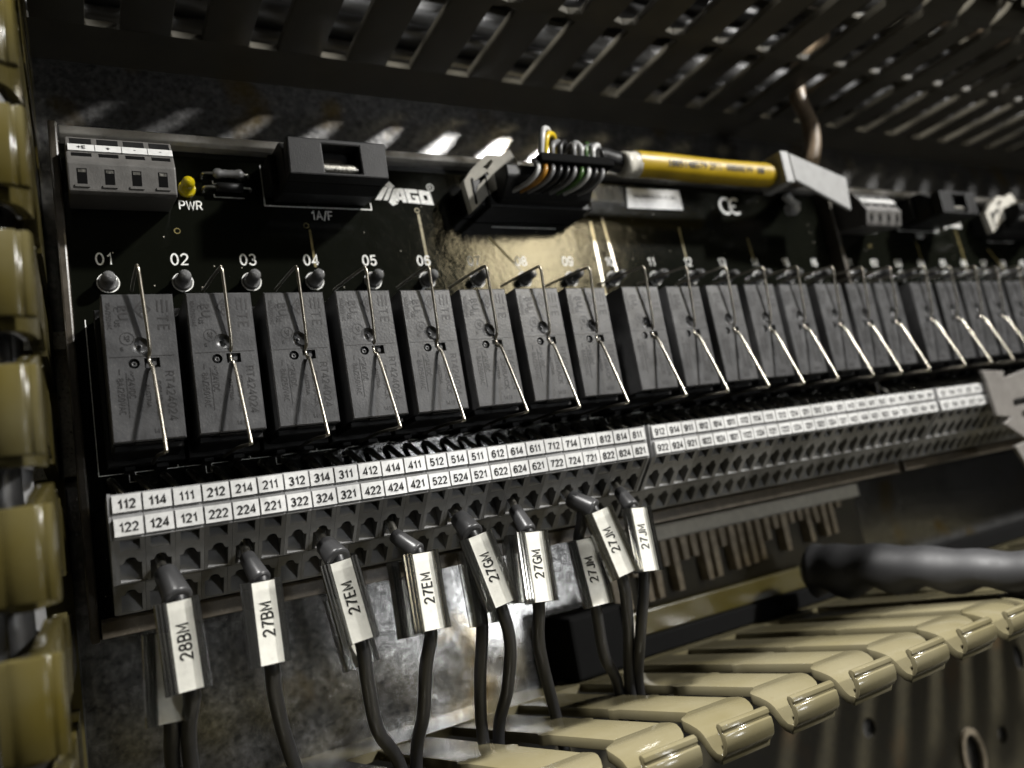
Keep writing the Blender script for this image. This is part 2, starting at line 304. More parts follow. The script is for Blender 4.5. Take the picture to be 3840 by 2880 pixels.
xu = lambda h: (lambda a, b, c: (a, b, h+c))

# ================================================================== the setting
HP, PCB = -54.0, -22.75
panel = MB().box(-260, 900, -330, 330, HP-2.5, HP).build('mounting_panel', 'panel'); panel['kind'] = 'structure'

# ------------------------------------------------------------------ slotted wiring ducts
#  finger outline in (s along the duct, h); s = 0 is the start of the stem at h = 20
def finger_outline(shear=0.0, stub=1.0, dh=0.0):
    L = [(-37.3, 0), (-4.0, 0), (-3.2, -stub), (-1.4, -stub), (-0.6, 0), (19.0+dh, 0)]
    R = [(19+dh, 12), (-0.6, 12), (-1.4, 12+stub), (-3.2, 12+stub), (-4.0, 12), (-37.3, 12)]
    return [((s + shear*(min(h, 20)-20)), h) for h, s in L + R]
HEAD = [(19.0, 0, 0, 12), (20.3, 0, -1.4, 12.6), (21.2, 0, -3.3, 13.0), (22.2, 0, -4.4, 13.0), (23.5, -0.1, -4.9, 12.8), (25.5, -0.45, -5.0, 12.0), (27.5, -1.05, -5.0, 10.9), (28.6, -1.5, -5.1, 9.9), (29.6, -2.1, -5.2, 9.2), (30.7, -3.0, -5.4, 8.9), (31.6, -4.2, -5.4, 8.8), (32.4, -5.2, -5.1, 8.8), (33.3, -5.7, -4.4, 8.8)]
LIP = [(32.4, -6.3), (33.6, -6.1), (34.6, -5.0), (34.95, -3.3), (34.75, -1.75), (34.2, -1.6), (34.15, -1.25), (34.5, -1.05), (34.3, -0.2), (33.6, 0.2), (32.9, 0.1), (32.6, -0.5), (32.9, -1.6), (33.4, -2.4), (33.6, -4.2), (33.0, -5.3)]
def finger_mesh(fn, shear, stub, matname, seed, dh=0.0):
    mb = MB(); TH = 2.3
    mb.prism(finger_outline(shear, stub, dh), lambda s, h, t: fn(s, h, t), -TH, 0.0)
    vs = []
    for i, (h, t, a, b) in enumerate(HEAD):
        h += dh
        p, q = HEAD[max(0, i-1)], HEAD[min(len(HEAD)-1, i+1)]
        d = Vector((q[0]-p[0], q[1]-p[1])).normalized(); nx, ny = -d.y*-1, -d.x    # pointing under the sheet
        nx, ny = d.y, -d.x
        vs += [fn(a, h, t), fn(b, h, t), fn(b, h+nx*TH*0.8, t+ny*TH), fn(a, h+nx*TH*0.8, t+ny*TH)]
    fs = [(0, 3, 2, 1)]
    for i in range(len(HEAD)-1):
        for k in range(4): fs.append((4*i+k, 4*i+(k+1) % 4, 4*i+4+(k+1) % 4, 4*i+4+k))
    n = 4*(len(HEAD)-1); fs.append((n, n+1, n+2, n+3))
    mb.add(vs, fs)
    mb.prism(LIP, lambda h, t, s: fn(s, h+dh, t), -4.3, 8.7)
    return mb.mesh('finger', [matname], org=(0, 0, 0), bevel=0.22, seg=2, ang=50, sharp=40)
# --- lower duct: front wall leans, surface u = -105.7 + 0.0463*(h+54)
lw = lambda h: -105.7 + 0.0463*(h+54)
duct = thing('wiring_duct', (150, -155, HP), 'cream slotted wiring duct below the terminals with grey wires dropping into its slots', 'wiring duct', 'slotted wiring ducts')
holes = [circ(240.5, -155.2, 3.6, 18), circ(317.6, -179.7, 3.4, 18), [(342.8+3.4*math.cos(a)+(0 if True else 0), -154.6+(5.5*math.sin(a))) for a in [2*math.pi*k/18 for k in range(18)]],
         [(294.9+5*math.cos(a), -181+8*math.sin(a)) for a in [2*math.pi*k/20 for k in range(20)]], circ(170, -170, 3.6, 18), circ(420, -160, 3.6, 18), circ(120, -150, 3.6, 18)]
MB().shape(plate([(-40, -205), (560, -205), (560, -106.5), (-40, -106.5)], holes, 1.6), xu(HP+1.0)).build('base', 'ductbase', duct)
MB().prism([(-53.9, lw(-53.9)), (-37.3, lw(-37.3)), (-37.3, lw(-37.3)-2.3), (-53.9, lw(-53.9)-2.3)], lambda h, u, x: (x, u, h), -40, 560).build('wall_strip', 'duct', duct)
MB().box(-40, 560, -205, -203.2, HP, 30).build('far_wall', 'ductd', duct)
MB().shape(plate(circ(294.9, -181, 1, 24) and [(294.9+7.2*math.cos(a), -181+10.4*math.sin(a)) for a in [2*math.pi*k/24 for k in range(24)]], [[(294.9+5*math.cos(a), -181+8*math.sin(a)) for a in [2*math.pi*k/24 for k in range(24)]]], 1.2), xu(HP+2.5)).build('grommet_ring', 'comb', duct)
fnL = lambda s, h, t: (s, lw(h)+t, h)
fmL = [finger_mesh(fnL, 0.21, 0.9, 'duct', 1)]
for k in range(-5, 16):
    o = ob('finger', fmL[0], (104+20*k, random.uniform(-0.15, 0.15), random.uniform(-0.3, 0.3)), duct)
    if k >= 0: o.rotation_euler = (random.uniform(-0.006, 0.006), random.uniform(-0.006, 0.006), random.uniform(-0.006, 0.006))
# --- upper duct: near wall surface u = 84 (faces down), far wall above
duct2 = thing('wiring_duct', (180, 84, HP), 'dark underside of the slotted wiring duct running above the relay board', 'wiring duct', 'slotted wiring ducts')
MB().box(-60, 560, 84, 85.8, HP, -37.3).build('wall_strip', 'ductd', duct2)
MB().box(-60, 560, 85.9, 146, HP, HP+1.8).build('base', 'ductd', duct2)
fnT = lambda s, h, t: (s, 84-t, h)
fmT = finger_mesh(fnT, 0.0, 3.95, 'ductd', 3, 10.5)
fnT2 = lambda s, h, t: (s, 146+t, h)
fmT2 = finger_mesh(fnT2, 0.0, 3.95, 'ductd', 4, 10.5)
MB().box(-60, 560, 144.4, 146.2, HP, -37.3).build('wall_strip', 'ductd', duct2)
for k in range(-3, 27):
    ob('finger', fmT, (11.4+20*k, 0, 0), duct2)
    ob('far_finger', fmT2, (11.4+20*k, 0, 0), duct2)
# --- left duct: right-hand wall surface x = -8.8 (faces right)
duct3 = thing('wiring_duct', (-40, 0, HP), 'yellowed upright wiring duct standing left of the relay board', 'wiring duct', 'slotted wiring ducts')  # its colour is yellower and darker all over than the lower duct
MB().box(-10.8, -9.0, -230, 84, HP, -37.3).build('wall_strip', 'ductl', duct3)
MB().box(-70, -10.9, -230, 84, HP, HP+1.8).build('base', 'ductl', duct3)
fnV = lambda s, h, t: (-9.2+t, s, h)
fmV = finger_mesh(fnV, 0.0, 0.9, 'ductl', 5)
for k in range(-10, 4):
    o = ob('finger', fmV, (random.uniform(-0.4, 0.4), 9.6+20*k, random.uniform(-0.5, 0.5)), duct3)
MB().box(-70, -68.2, -230, 84, HP, 40).build('far_wall', 'ductl', duct3)
for i, (x, h, r, mm) in enumerate([(-17, 8, 3.4, 'wblack'), (-19.5, 18, 3.0, 'wblack'), (-16, -8, 3.2, 'wgrey'), (-24, 0, 4, 'wblack')]):
    tag(MB().tube(spl([(x-1, -230, h), (x+1, -120, h+1), (x-0.5, -30, h-1), (x, 40, h+1), (x+0.5, 83, h)], 5), r, 12).build('cable', mm),
        ['thick black cable inside the upright duct nearest its right wall', 'thinner black cable in the mouth of the upright duct', 'grey cable deep inside the upright duct', 'thickest black cable along the middle of the upright duct'][i], 'cable')
for i, (u, h, r, mm, lb) in enumerate([(128, 22, 4.6, 'wblack', 'black cable riding highest inside the upper duct'), (120, 11, 4.2, 'wgrey', 'grey cable in the middle of the upper duct'), (137, 30, 4.2, 'cable', 'brown cable resting on the far fingers of the upper duct'), (111, 0, 3.4, 'wblack', 'black cable near the slots of the upper duct'), (140, -30, 4.5, 'cable', 'brown cable deep beside the far wall of the upper duct'), (126, -46, 5.5, 'wblack', 'thickest black cable lying on the base of the upper duct'), (91.5, -47, 4.4, 'wblack', 'black cable lying in the corner behind the near fingers of the upper duct'), (101, -47, 4.6, 'wblack', 'black cable on the upper duct base, next to the corner one'), (110.5, -47, 4.6, 'wgrey', 'dark grey cable on the base of the upper duct'), (138, -46, 5.0, 'wblack', 'black cable under the brown one in the upper duct')]):  # some added to block lamp light, base ones to darken the slots
    wob = 1 if h > -45 else 0.15
    tag(MB().tube(spl([(-50, u, h), (90, u+4*wob, h+5*wob), (220, u-2*wob, h), (330, u+3*wob, h+7*wob), (480, u, h+2*wob)], 6), r, 10).build('cable', mm), lb, 'cable')

# ------------------------------------------------------------------ top-hat rail
rail = MB()
for pts in ([(-28.4, -46.5), (-24, -46.5), (-24, -52.6), (2.2, -52.6), (2.2, -46.5), (6.6, -46.5), (6.6, -47.7), (3.4, -47.7), (3.4, -53.8), (-25.2, -53.8), (-25.2, -47.7), (-28.4, -47.7)],):
    rail.prism(pts, lambda u, h, x: (x, u, h), -16, 560)
tag(rail.build('mounting_rail', 'tin', bevel=0.2), 'steel top-hat rail showing between the upright duct and the board carrier', 'rail')

# ================================================================== relay boards
RX = [i*15.24 for i in range(8)] + [125.0, 140.4, 155.7, 170.9, 186.0, 202.8, 217.8, 232.3]
NX = [2.46+i*15.24 for i in range(8)] + [125.4, 141.0, 157.9, 173.2, 188.5, 204.2, 219.8, 234.9]
def pole_meshes():
    # slope frame: origin (0,-46.6,1.7), t runs down the slope, n outwards
    su, shh = (-54.6+46.6), (-6.1-1.7); Ls = math.hypot(su, shh); tu, th = su/Ls, shh/Ls; nu, nh = th, -tu
    w = 5.04
    def key(cx, t0, t1, tb, wd=3.7, wb=2.0):
        r = wb/2
        arc = [(cx+r*math.cos(a), t0+r*0.9-r*0.9*math.sin(a)) for a in [math.pi*k/8 for k in range(9)]]
        return [(cx+wd/2, t1), (cx+wd/2, tb), (cx+wd/2-0.5, tb)] + [(a, b) for a, b in arc] + [(cx-wd/2+0.5, tb), (cx-wd/2, tb), (cx-wd/2, t1)]
    out = []
    for D, O, LL, hs in ((5.0, (-46.6, 1.7), Ls, [[(0.85, 0.45), (4.2, 0.45), (4.2, 3.1), (0.85, 3.1)], key(2.54, 4.75, Ls-0.35, 6.2)]),
                         (4.2, (-54.75, -11.0), 8.0, [key(2.54, 1.6, 7.5, 2.9)])):
        tri = plate([(0.02, 0), (w, 0), (w, LL), (0.02, LL)], hs, D)
        out.append((tri, lambda a, b, c, O=O, D=D: (a, O[0]+tu*b+nu*(c-D/2), O[1]+th*b+nh*(c-D/2))))
    return out
POLE = pole_meshes()
def pole_mesh(mn):
    mb = MB()
    for tri, fn in POLE: mb.shape(tri, fn)
    for (tri, fn), ramps in zip(POLE, (((0.87, 4.18, 3.08, 1.7, -2.6, 5.0), (0.72, 4.36, 10.78, 8.3, -3.4, 5.0)), ((0.72, 4.36, 7.46, 5.2, -3.2, 4.2),))):
        for a, b, t1, t0, dep, D in ramps:
            mb.add([fn(a, t1, D/2-0.02), fn(b, t1, D/2-0.02), fn(b, t0, D/2+dep), fn(a, t0, D/2+dep)], [(0, 1, 2, 3)])
    mb.box(0.02, 5.04, -54.7, -50.5, -12.0, -9.7)
    mb.box(0.02, 5.04, -46.75, -38.6, 1.2, 2.3)
    for (tri, fn), (ta, tb, D) in zip(POLE, ((5.6, 7.9, 5.0), (2.4, 4.9, 4.2))):
        mb.add([fn(1.7, ta, D/2-3.2), fn(3.4, ta, D/2-3.2), fn(3.4, tb, D/2-4.0), fn(1.7, tb, D/2-4.0)], [(0, 1, 2, 3)], 1)
    return mb.mesh('pole', [mn, 'tin'], org=(0, 0, 0))
PM = [pole_mesh('term'), pole_mesh('term2')]
def led_mesh(mn, n2):
    mb = MB(); mb.lathe((0, 0, 0), [(1.95, 0.1), (1.95, 1.2), (1.75, 1.3), (1.45, 1.35), (1.45, 4.2), (1.3, 4.9), (0.9, 5.45), (0.4, 5.7)], 20)
    return mb.mesh(n2, [mn], org=(0, 0, 0))
LEDM = led_mesh('led', 'led'); LEDY = led_mesh('ledy', 'led')
def ring_mesh():
    return MB().shape(ringpts(0, 0, 2.05, 2.35, 24), xu(0)).mesh('led_outline', ['silk'], org=(0, 0, 0))
RINGM = ring_mesh()
def socket_mesh():
    mb = MB()
    tri = plate([(-0.9, -31.4), (13.6, -31.4), (13.6, 1.6), (-0.9, 1.6)], [[(0.0, -29.2), (12.7, -29.2), (12.7, 0.2), (0.0, 0.2)]], 8.0)
    mb.shape(tri, xu(PCB+0.2+4.0)); mb.box(-0.9, 13.6, -31.4, 1.6, PCB+0.1, PCB+4)
    mb.box(2.2, 4.2, -32.4, -31.4, PCB+0.1, PCB+6); mb.box(8.0, 10.4, -32.4, -31.4, PCB+0.1, PCB+7)
    return mb.mesh('relay_socket', ['black'], org=(0, 0, 0), bevel=0.15, seg=1)
SOCK = socket_mesh()
def sock_outline():
    mb = MB(); w = 0.22
    for a in ((-2.55, -2.55+w, -31.9, 2.0), (-2.55, 14.4, -31.9-w, -31.9)): mb.box(*a, PCB+0.03, PCB+0.06)
    for a in ((3.1, 3.3, -33.9, -32.1), (4.3, 4.5, -33.9, -32.1), (3.1, 4.5, -34.1, -33.9)): mb.box(*a, PCB+0.03, PCB+0.06)
    return mb.mesh('socket_outline', ['silk'], org=(0, 0, 0))
SOUT = sock_outline()
def lead_mesh():
    mb = MB(); mb.tube([(0, -33.2, PCB+0.2), (0.3, -33.6, PCB+1.6), (2.6, -37.4, PCB+4.6), (3.0, -38.4, PCB+4.8)], [0.7, 0.75, 0.75, 0.6], 8)
    return mb.mesh('terminal_lead', ['tin'], org=(0, 0, 0))
LEADM = lead_mesh()
def num_obj(st, x, u, size, parent, h=PCB+0.06, name='printed_number', mn='silk', rot=0):
    v, f = stroke_text(st, size*0.95, 0.15) if all(c in STROKE for c in st) else text(st, size); ca, sa = math.cos(rot), math.sin(rot)
    return MB().add([(x+a*ca-b*sa, u+a*sa+b*ca, h+c) for a, b, c in v], f).build(name, mn, parent)
LEVER = ([(90.7, 35.9), (91.5, 26.8), (93.6, 28.6), (95.8, 30.6), (98.2, 32.0), (100.2, 33.4), (100.9, 35.2), (101.7, 38.4), (104.9, 38.8), (103.4, 43.2), (101.4, 42.2), (100.7, 41.7), (97.5, 42.7), (93.2, 39.1)],
         [[(92.8, 35.3), (93.1, 31.8), (94.1, 34.0), (97.2, 36.8), (96.9, 37.6), (94.1, 35.8)], [(96.0, 39.1), (98.3, 41.0), (98.8, 40.3), (97.0, 38.2)]])
LOGO = [[(1475, 797), (1598, 640), (1650, 640), (1545, 797)], [(1570, 797), (1655, 645), (1612, 622), (1668, 570), (1728, 632), (1700, 645), (1622, 797)],
        [(1640, 800), (1712, 655), (1742, 655), (1690, 800), (1738, 830), (1670, 860), (1628, 818)]]
def board(ox, idx, nrel, poles, full):
    wh = ['first', 'second'][idx]
    x1 = ox + 250.6
    bd = thing('relay_board', (ox+120, -10, HP+8), ['black relay board carrying sockets numbered 01 to 16 in a plastic carrier', 'blurred relay board beyond the dividing wall, its numbers starting again'][idx], 'circuit board', 'relay boards on the rail')
    c = MB()
    c.prism([(-65, -45), (46.2, -45), (46.2, -27), (-65, -27)], lambda u, h, x: (x, u, h), ox-6.4, x1-6.4)
    c.build('carrier', 'carrier', bd, bevel=0.4)
    MB().prism([(-45, -65), (-16.6, -64.4), (-16.6, -61.3), (-17.4, -60.6), (-23.5, -60.6), (-26.9, -61.5), (-26.9, -65)], lambda h, u, x: (x, u, h), ox-4.4, x1-6.4).build('carrier_edge', 'carrier', bd, bevel=0.4)
    MB().prism([(-26.9, 43.2), (-20.2, 43.2), (-19.2, 43.8), (-19.2, 45.6), (-20.2, 46.2), (-26.9, 46.2)], lambda h, u, x: (x, u, h), ox-4.4, x1-6.4).build('carrier_rail', 'lip', bd, bevel=0.3)
    MB().box(ox-6.4, ox-4.6, -65, 46.2, -26.9, -18.2).build('end_wall', 'carrier', bd, bevel=0.45)
    b = MB().box(ox-4.5, x1-6.5, -60.5, 43.1, PCB-1.6, PCB).build('circuit_board', 'pcb', bd)
    bp = b
    # sockets, outlines, LEDs, numbers, leads
    for i in range(nrel):
        ob('relay_socket', SOCK, (ox+RX[i], 0, 0), bd)
        so = ob('socket_outline', SOUT, (ox+RX[i], 0, 0), bp)
        o = ob('led', LEDM, (ox+NX[i]+0.2, 10.3, PCB), bd); o.rotation_euler = (random.uniform(-0.06, 0.06), random.uniform(-0.08, 0.08), 0)
        ob('led_outline', RINGM, (ox+NX[i]+0.2, 10.35, PCB+0.05), bp)
        num_obj('%02d' % (i+1), ox+NX[i], 15.9, 2.75, bp)
        for j in range(3): ob('terminal_lead', LEADM, (ox+RX[i]-0.5+5.08*j, 0, 0), bd)
    # terminal blocks
    for bi, (bx, np_, first) in enumerate(poles):
        tb = MB()
        tb.prism([(-38.6, 1.15), (-42.3, 1.15), (-43.6, -2.3), (-51.4, -10.2), (-52.0, -14.1), (-57.7, -19.7), (-57.7, -22.7), (-38.6, -22.7)], lambda u, h, x: (x, u, h), bx+0.05, bx+np_*5.08-0.05)
        side = [(-38.4, 2.5), (-46.7, 1.9), (-54.7, -6.0), (-54.9, -10.9), (-60.4, -16.6), (-60.4, -22.6), (-38.4, -22.6)]
        tb.prism(side, lambda u, h, x: (x, u, h), bx-0.55, bx, 1); tb.prism(side, lambda u, h, x: (x, u, h), bx+np_*5.08, bx+np_*5.08+0.5, 1)
        tbo = tb.build('terminal_block', ['recess', 'term'], bd)
        for k in range(np_):
            rel = first + k//3; suf = (2, 4, 1)[k % 3]
            ob('pole', PM[(k//3) % 2], (bx+5.08*k, 0, 0), tbo)
            for row, (u0, u1, d) in enumerate(((-42.0, -38.9, 1), (-46.2, -43.0, 2))):
                mb = MB(); j = random.uniform(-0.05, 0.05)
                mb.box(bx+5.08*k+0.18, bx+5.08*k+4.90, u0+j, u1+j, 2.35, 2.85+random.uniform(-0.04, 0.04))
                if full or bi == 0:
                    v, f = stroke_text('%d%d%d' % (rel, d, suf), 1.5, 0.205)
                    sc = 0.76 if rel > 9 else 1.0
                    mb.add([(bx+5.08*k+2.54+a*sc, (u0+u1)/2-0.1+bb, 2.96+c) for a, bb, c in v], f, 1)
                mb.build('marker', ['white', 'ink'], tbo)
    # supply terminal
    mb = MB(); x0, xb = ox-3.5, ox+16.9
    prof = [(27.5, -22.7), (24.4, -8.5), (24.8, -7.6), (30.4, -6.2), (31.4, -6.8), (38.0, -10.0), (40.2, -22.7)]
    mb.prism(prof, lambda u, h, x: (x, u, h), x0, xb)
    st = mb.build('supply_terminal', 'grey', bd, bevel=0.35)
    e = Vector((0, 38.0-31.4, -10.0+6.8)).normalized(); nrm = Vector((0, -e.z, e.y))
    def face(a, t, d): return (x0+a, 31.4+e.y*t+nrm.y*d, -6.8+e.z*t+nrm.z*d)
    for k in range(4):
        a0 = 0.45+k*5.0
        def fb(mb, a, b, t0, t1, d0, d1, mi=0):
            vs = [face(x, t, d) for x in (a, b) for t in (t0, t1) for d in (d0, d1)]
            return mb.add(vs, [(0, 1, 3, 2), (4, 6, 7, 5), (0, 4, 5, 1), (2, 3, 7, 6), (0, 2, 6, 4), (1, 5, 7, 3)], mi)
        fb(MB(), a0+0.5, a0+4.2, 0.9, 2.0, -1.0, 0.04).build('lever_slot', 'black_or_shade', st)
        fb(MB(), a0+0.4, a0+4.4, 4.8, 6.8, -1.0, 0.05).build('test_slot', 'black', st)
        mk = fb(MB(), a0, a0+4.85, 2.4, 4.5, -0.2, 0.35)
        v, f = text(('+E', '+', '-', '-')[k], 1.1); mk.add([face(a0+2.4+p[0], 3.45+p[1], 0.42+p[2]) for p in v], f, 1)
        mk.build('marker', ['white', 'ink'], st)
        def sl(mb, a, b, t0, t1, d):
            sf = lambda u: -7.6+(u-24.8)*0.25
            vs = [(x, u, sf(u)+dd) for x in (a, b) for u in (t0, t1) for dd in (-1.0, d)]
            return mb.add(vs, [(0, 1, 3, 2), (4, 6, 7, 5), (0, 4, 5, 1), (2, 3, 7, 6), (0, 2, 6, 4), (1, 5, 7, 3)])
        sl(MB(), x0+1.7+k*5.05, x0+3.5+k*5.05, 26.2, 29.2, 0.05).build('wire_entry', 'black_or_shade', st)
        sl(MB(), x0+1.9+k*5.05, x0+3.3+k*5.05, 28.4, 29.0, 0.10).build('clamp_spring', 'tin', st)
        sl(MB(), x0+1.2+k*5.05, x0+3.9+k*5.05, 25.5, 26.0, 0.3).build('entry_lip', 'grey', st)
    # power LED, resistor, diode
    ob('led', LEDY, (ox+20.9, 33.2, PCB), bd)
    num_obj('PWR', ox+21.4, 29.4, 2.2, bp)
    for (u, kind) in ((37.1, 0), (33.6, 1)):
        r = MB(); r.tube(spl([(ox+24.6, u, PCB), (ox+24.7, u, PCB+1.3), (ox+26, u, PCB+1.8), (ox+34.2, u, PCB+1.8), (ox+35.4, u, PCB+1.3), (ox+35.5, u, PCB)], 4), 0.32, 8, 1)
        if kind == 0: r.tube([(ox+27+i*0.7, u, PCB+1.8) for i in range(11)], [0.7, 1.25, 1.2, 0.95, 1.05, 0.9, 1.05, 0.95, 1.2, 1.25, 0.7], 12, 0)
        else: r.tube([(ox+27.4, u, PCB+1.8), (ox+27.5, u, PCB+1.8), (ox+33.5, u, PCB+1.8), (ox+33.6, u, PCB+1.8)], [0.6, 1.15, 1.15, 0.6], 14, 0)
        r.build(['resistor', 'diode'][kind], ['wgrey' if kind == 0 else 'black', 'tin'], bd)
        w = MB()
        for a in ((ox+27, ox+34, u-1.9, u-1.75), (ox+26.9, ox+27.1, u-1.9, u-1.1)): w.box(*a, PCB+0.03, PCB+0.06)
        w.build('printed_outline', 'silk', bp)
    # fuse holder
    fh = MB(); fh.prism([(31, PCB+0.1), (29.6, -14), (30.0, -8.5), (38.3, -8.5), (41.5, -12), (42.2, PCB+0.1)], lambda u, h, x: (x, u, h), ox+40.8, ox+64.6)
    fh.box(ox+38.9, ox+40.9, 32, 40, PCB+0.1, -15)
    fo = fh.build('fuse_holder', 'black', bd, bevel=0.5)
    cp = MB(); cp.shape(plate([(ox+40.6, 29.6), (ox+64.6, 29.6), (ox+64.9, 39.0), (ox+41.0, 39.0)], [[(ox+49, 30.6), (ox+58, 30.6), (ox+58, 37.6), (ox+49, 37.6)]], 4), xu(-8+2))
    cp.build('fuse_cover', 'black', fo, bevel=0.4, seg=2)
    MB().tube([(ox+49.2, 32.6, -6.6), (ox+57.8, 32.6, -6.6)], 1.3, 12).build('fuse', 'tin', fo)
    w = MB()
    for a in ((ox+38.5, ox+38.8, 30.2, 40.8), (ox+38.5, ox+66.3, 29.9, 30.2), (ox+66.0, ox+66.3, 30.2, 32)): w.box(*a, PCB+0.03, PCB+0.06)
    w.build('printed_outline', 'silk', bp)
    num_obj('1A/F', ox+52.6, 27.9, 2.4, bp)
    num_obj('250V', ox+62, 34.5, 1.2, fo, h=-5.9+0.02, mn='print', name='moulded_text')
    # thin lighter strips on the board
    for (pts, wd) in (([(79.4, 29.4), (79.6, 24), (80.0, 12)], 0.75), ([(48.9, 24.0), (49.1, 14)], 0.6), ([(136.9, 29), (137.0, 3)], 1.1), ([(141.5, 30.5), (143.2, 12)], 0.9), ([(172.5, 28), (172.9, 17)], 0.7), ([(203.5, 25), (204, 17)], 0.7), ([(100.1, 23.0), (108.9, 12.8)], 0.9)):
        t = MB()
        for (ax, au), (bx2, bu) in zip(pts, pts[1:]):
            d = Vector((bx2-ax, bu-au)).normalized()*wd/2; n = Vector((-d.y, d.x))
            t.prism([(ax+n.x, au+n.y), (bx2+n.x, bu+n.y), (bx2-n.x, bu-n.y), (ax-n.x, au-n.y)], lambda a, b_, c: (ox+a, b_, c), PCB+0.01, PCB+0.05)
        t.build('board_strip', 'tin' if pts[0][0] in (136.9, 141.5) else 'olive', bp)
    for (a, b_) in ((79.2, 30.4), (48.2, 25.1), (17.9, 22.9)):
        MB().shape(ringpts(ox+a, b_, 0.5, 0.75, 16), xu(PCB+0.05)).build('via', 'olive', bp)
    # maker's mark, sticker, conformity mark
    lm = lambda p: (ox+67.6+(p[0]-1475)/690*16.9, 38.6-(p[1]-570)/290*7.15)
    lg = MB()
    for poly in LOGO: lg.shape(plate([lm(p) for p in poly], [], 0.0), xu(PCB+0.06))
    lg.shape(plate([lm(p) for p in [(1692, 806), (1735, 650), (1825, 650), (1846, 815), (1795, 815), (1790, 785), (1752, 785), (1745, 810)]], [[lm(p) for p in [(1762, 748), (1786, 748), (1780, 702), (1772, 702)]]], 0.0), xu(PCB+0.06))
    lg.shape(plate([lm(p) for p in [(1835, 650), (1985, 655), (1991, 700), (1896, 695), (1908, 778), (1952, 780), (1949, 757), (1924, 754), (1920, 725), (1992, 728), (2005, 822), (1856, 815)]], [], 0.0), xu(PCB+0.06))
    lg.shape(plate([lm(p) for p in [(2000, 658), (2140, 668), (2166, 832), (2016, 822)]], [[lm(p) for p in [(2052, 715), (2096, 718), (2106, 776), (2062, 773)]]], 0.0), xu(PCB+0.06))
    c0 = lm((2155, 618)); lg.shape(ringpts(c0[0], c0[1], 0.85, 1.1, 20), xu(PCB+0.06))
    v, f = text('R', 0.9); lg.add([(c0[0]+p[0], c0[1]+p[1], PCB+0.06+p[2]) for p in v], f)
    lg.build('printed_logo', 'silk', bp)
    stx = ox+152.5
    sm = MB().shape(plate([(stx, 34.0), (stx+23.5, 34.2), (stx+23.5, 41.2), (stx+1.2, 41.0)], [], 0.3), xu(PCB+0.2))
    v, f = text('5000-0000/0000.01/0 1411-000', 1.2); sm.add([(stx+12.2+p[0]*0.85, 38.4+p[1], PCB+0.40+p[2]) for p in v], f, 1)
    sm.build('serial_sticker', ['white', 'ink'], bp)
    ce = MB()
    for cx in (196.6, 201.2):
        ri, ro = 2.3, 3.3; A = [math.radians(55+250*k/20) for k in range(21)]
        vs = [(ox+cx+r*math.cos(a), 36.7+r*math.sin(a), PCB+0.06) for a in A for r in (ri, ro)]
        ce.add(vs, [(2*k, 2*k+1, 2*k+3, 2*k+2) for k in range(20)])
    ce.box(ox+198.4, ox+201.2, 36.25, 37.15, PCB+0.05, PCB+0.07)
    ce.build('conformity_mark', 'silk', bp)
    # pin header with latches
    hd = MB(); hd.box(ox+96, ox+129, 27.5, 37.5, PCB+0.1, -12); hd.box(ox+92.5, ox+131.5, 28.5, 36.5, PCB+0.1, -13.5)
    ho = hd.build('pin_header', 'black', bd, bevel=0.4)
    outl, slots = LEVER
    for mir in (0, 1):
        lv = MB(); tri = plate([(p[0]-111.75, p[1]) for p in outl], [[(p[0]-111.75, p[1]) for p in q] for q in slots], 2.4)
        hx = lambda a: -14.5 + (a+20.7)*0.46
        if mir == 0: lv.shape(tri, lambda a, b_, c: (ox+111.75+a, b_, hx(a)-1.2+c))
        else: lv.shape(tri, lambda a, b_, c: (ox+124.5-(a+20.7)*0.25+6, 27.5+(b_-26.6)*0.55, -16+(a+20.7)*0.35+c))
        lv.build('latch_lever', 'ivory', ho, bevel=0.3)
    MB().box(ox+101.6, ox+123.4, 26.1, 26.35, PCB+0.03, PCB+0.06).build('printed_outline', 'silk', bp)
    return bd
B1 = board(0.0, 0, 16, [(-1.33, 24, 1), (122.8, 24, 9)], True)
OX2 = 252.4
B2 = board(OX2, 1, 10, [(OX2-1.33-4.4+0.2, 24, 1)], False)

# ------------------------------------------------------------------ relays and their clips
def relay_cover():
    mb = MB()
    # cover with a lower skirt step; front face cut for the recesses
    holes = [circ(6.1, -10.45, 1.7, 20), circ(4.75, -13.95, 1.0, 18), [(6.55, -14.9), (9.3, -14.9), (9.3, -12.95), (6.55, -12.95)]]
    tri = plate([(0.25, -28.75), (12.45, -28.75), (12.45, -0.25), (0.25, -0.25)], holes, 1.0)
    mb.shape(tri, xu(-0.5))
    fr = [(0.25, -28.75), (12.45, -28.75), (12.45, -0.25), (0.25, -0.25)]; bk = [(0, -29), (12.7, -29), (12.7, 0), (0, 0)]
    vs = [(a, b, 0.0) for a, b in fr] + [(a, b, -0.25) for a, b in bk] + [(a, b, -15.2) for a, b in bk]
    fs = []
    for r in (0, 4):
        for i in range(4): fs.append((r+i, r+(i+1) % 4, r+4+(i+1) % 4, r+4+i))
    fs.append((8, 11, 10, 9)); mb.add(vs, fs)
    # dimple bowl
    n = 20; prof = [(1.7, 0), (1.55, -0.25), (1.1, -0.55), (0.5, -0.75), (0.28, -0.78), (0.22, -0.55), (0.05, -0.5)]
    mb.lathe((6.1, -10.45, 0), prof, n)
    mb.box(3.5, 9.5, -15.2, -12.6, -1.6, -1.05)
    return mb.mesh('cover', ['relay'], org=(0, 0, 0))
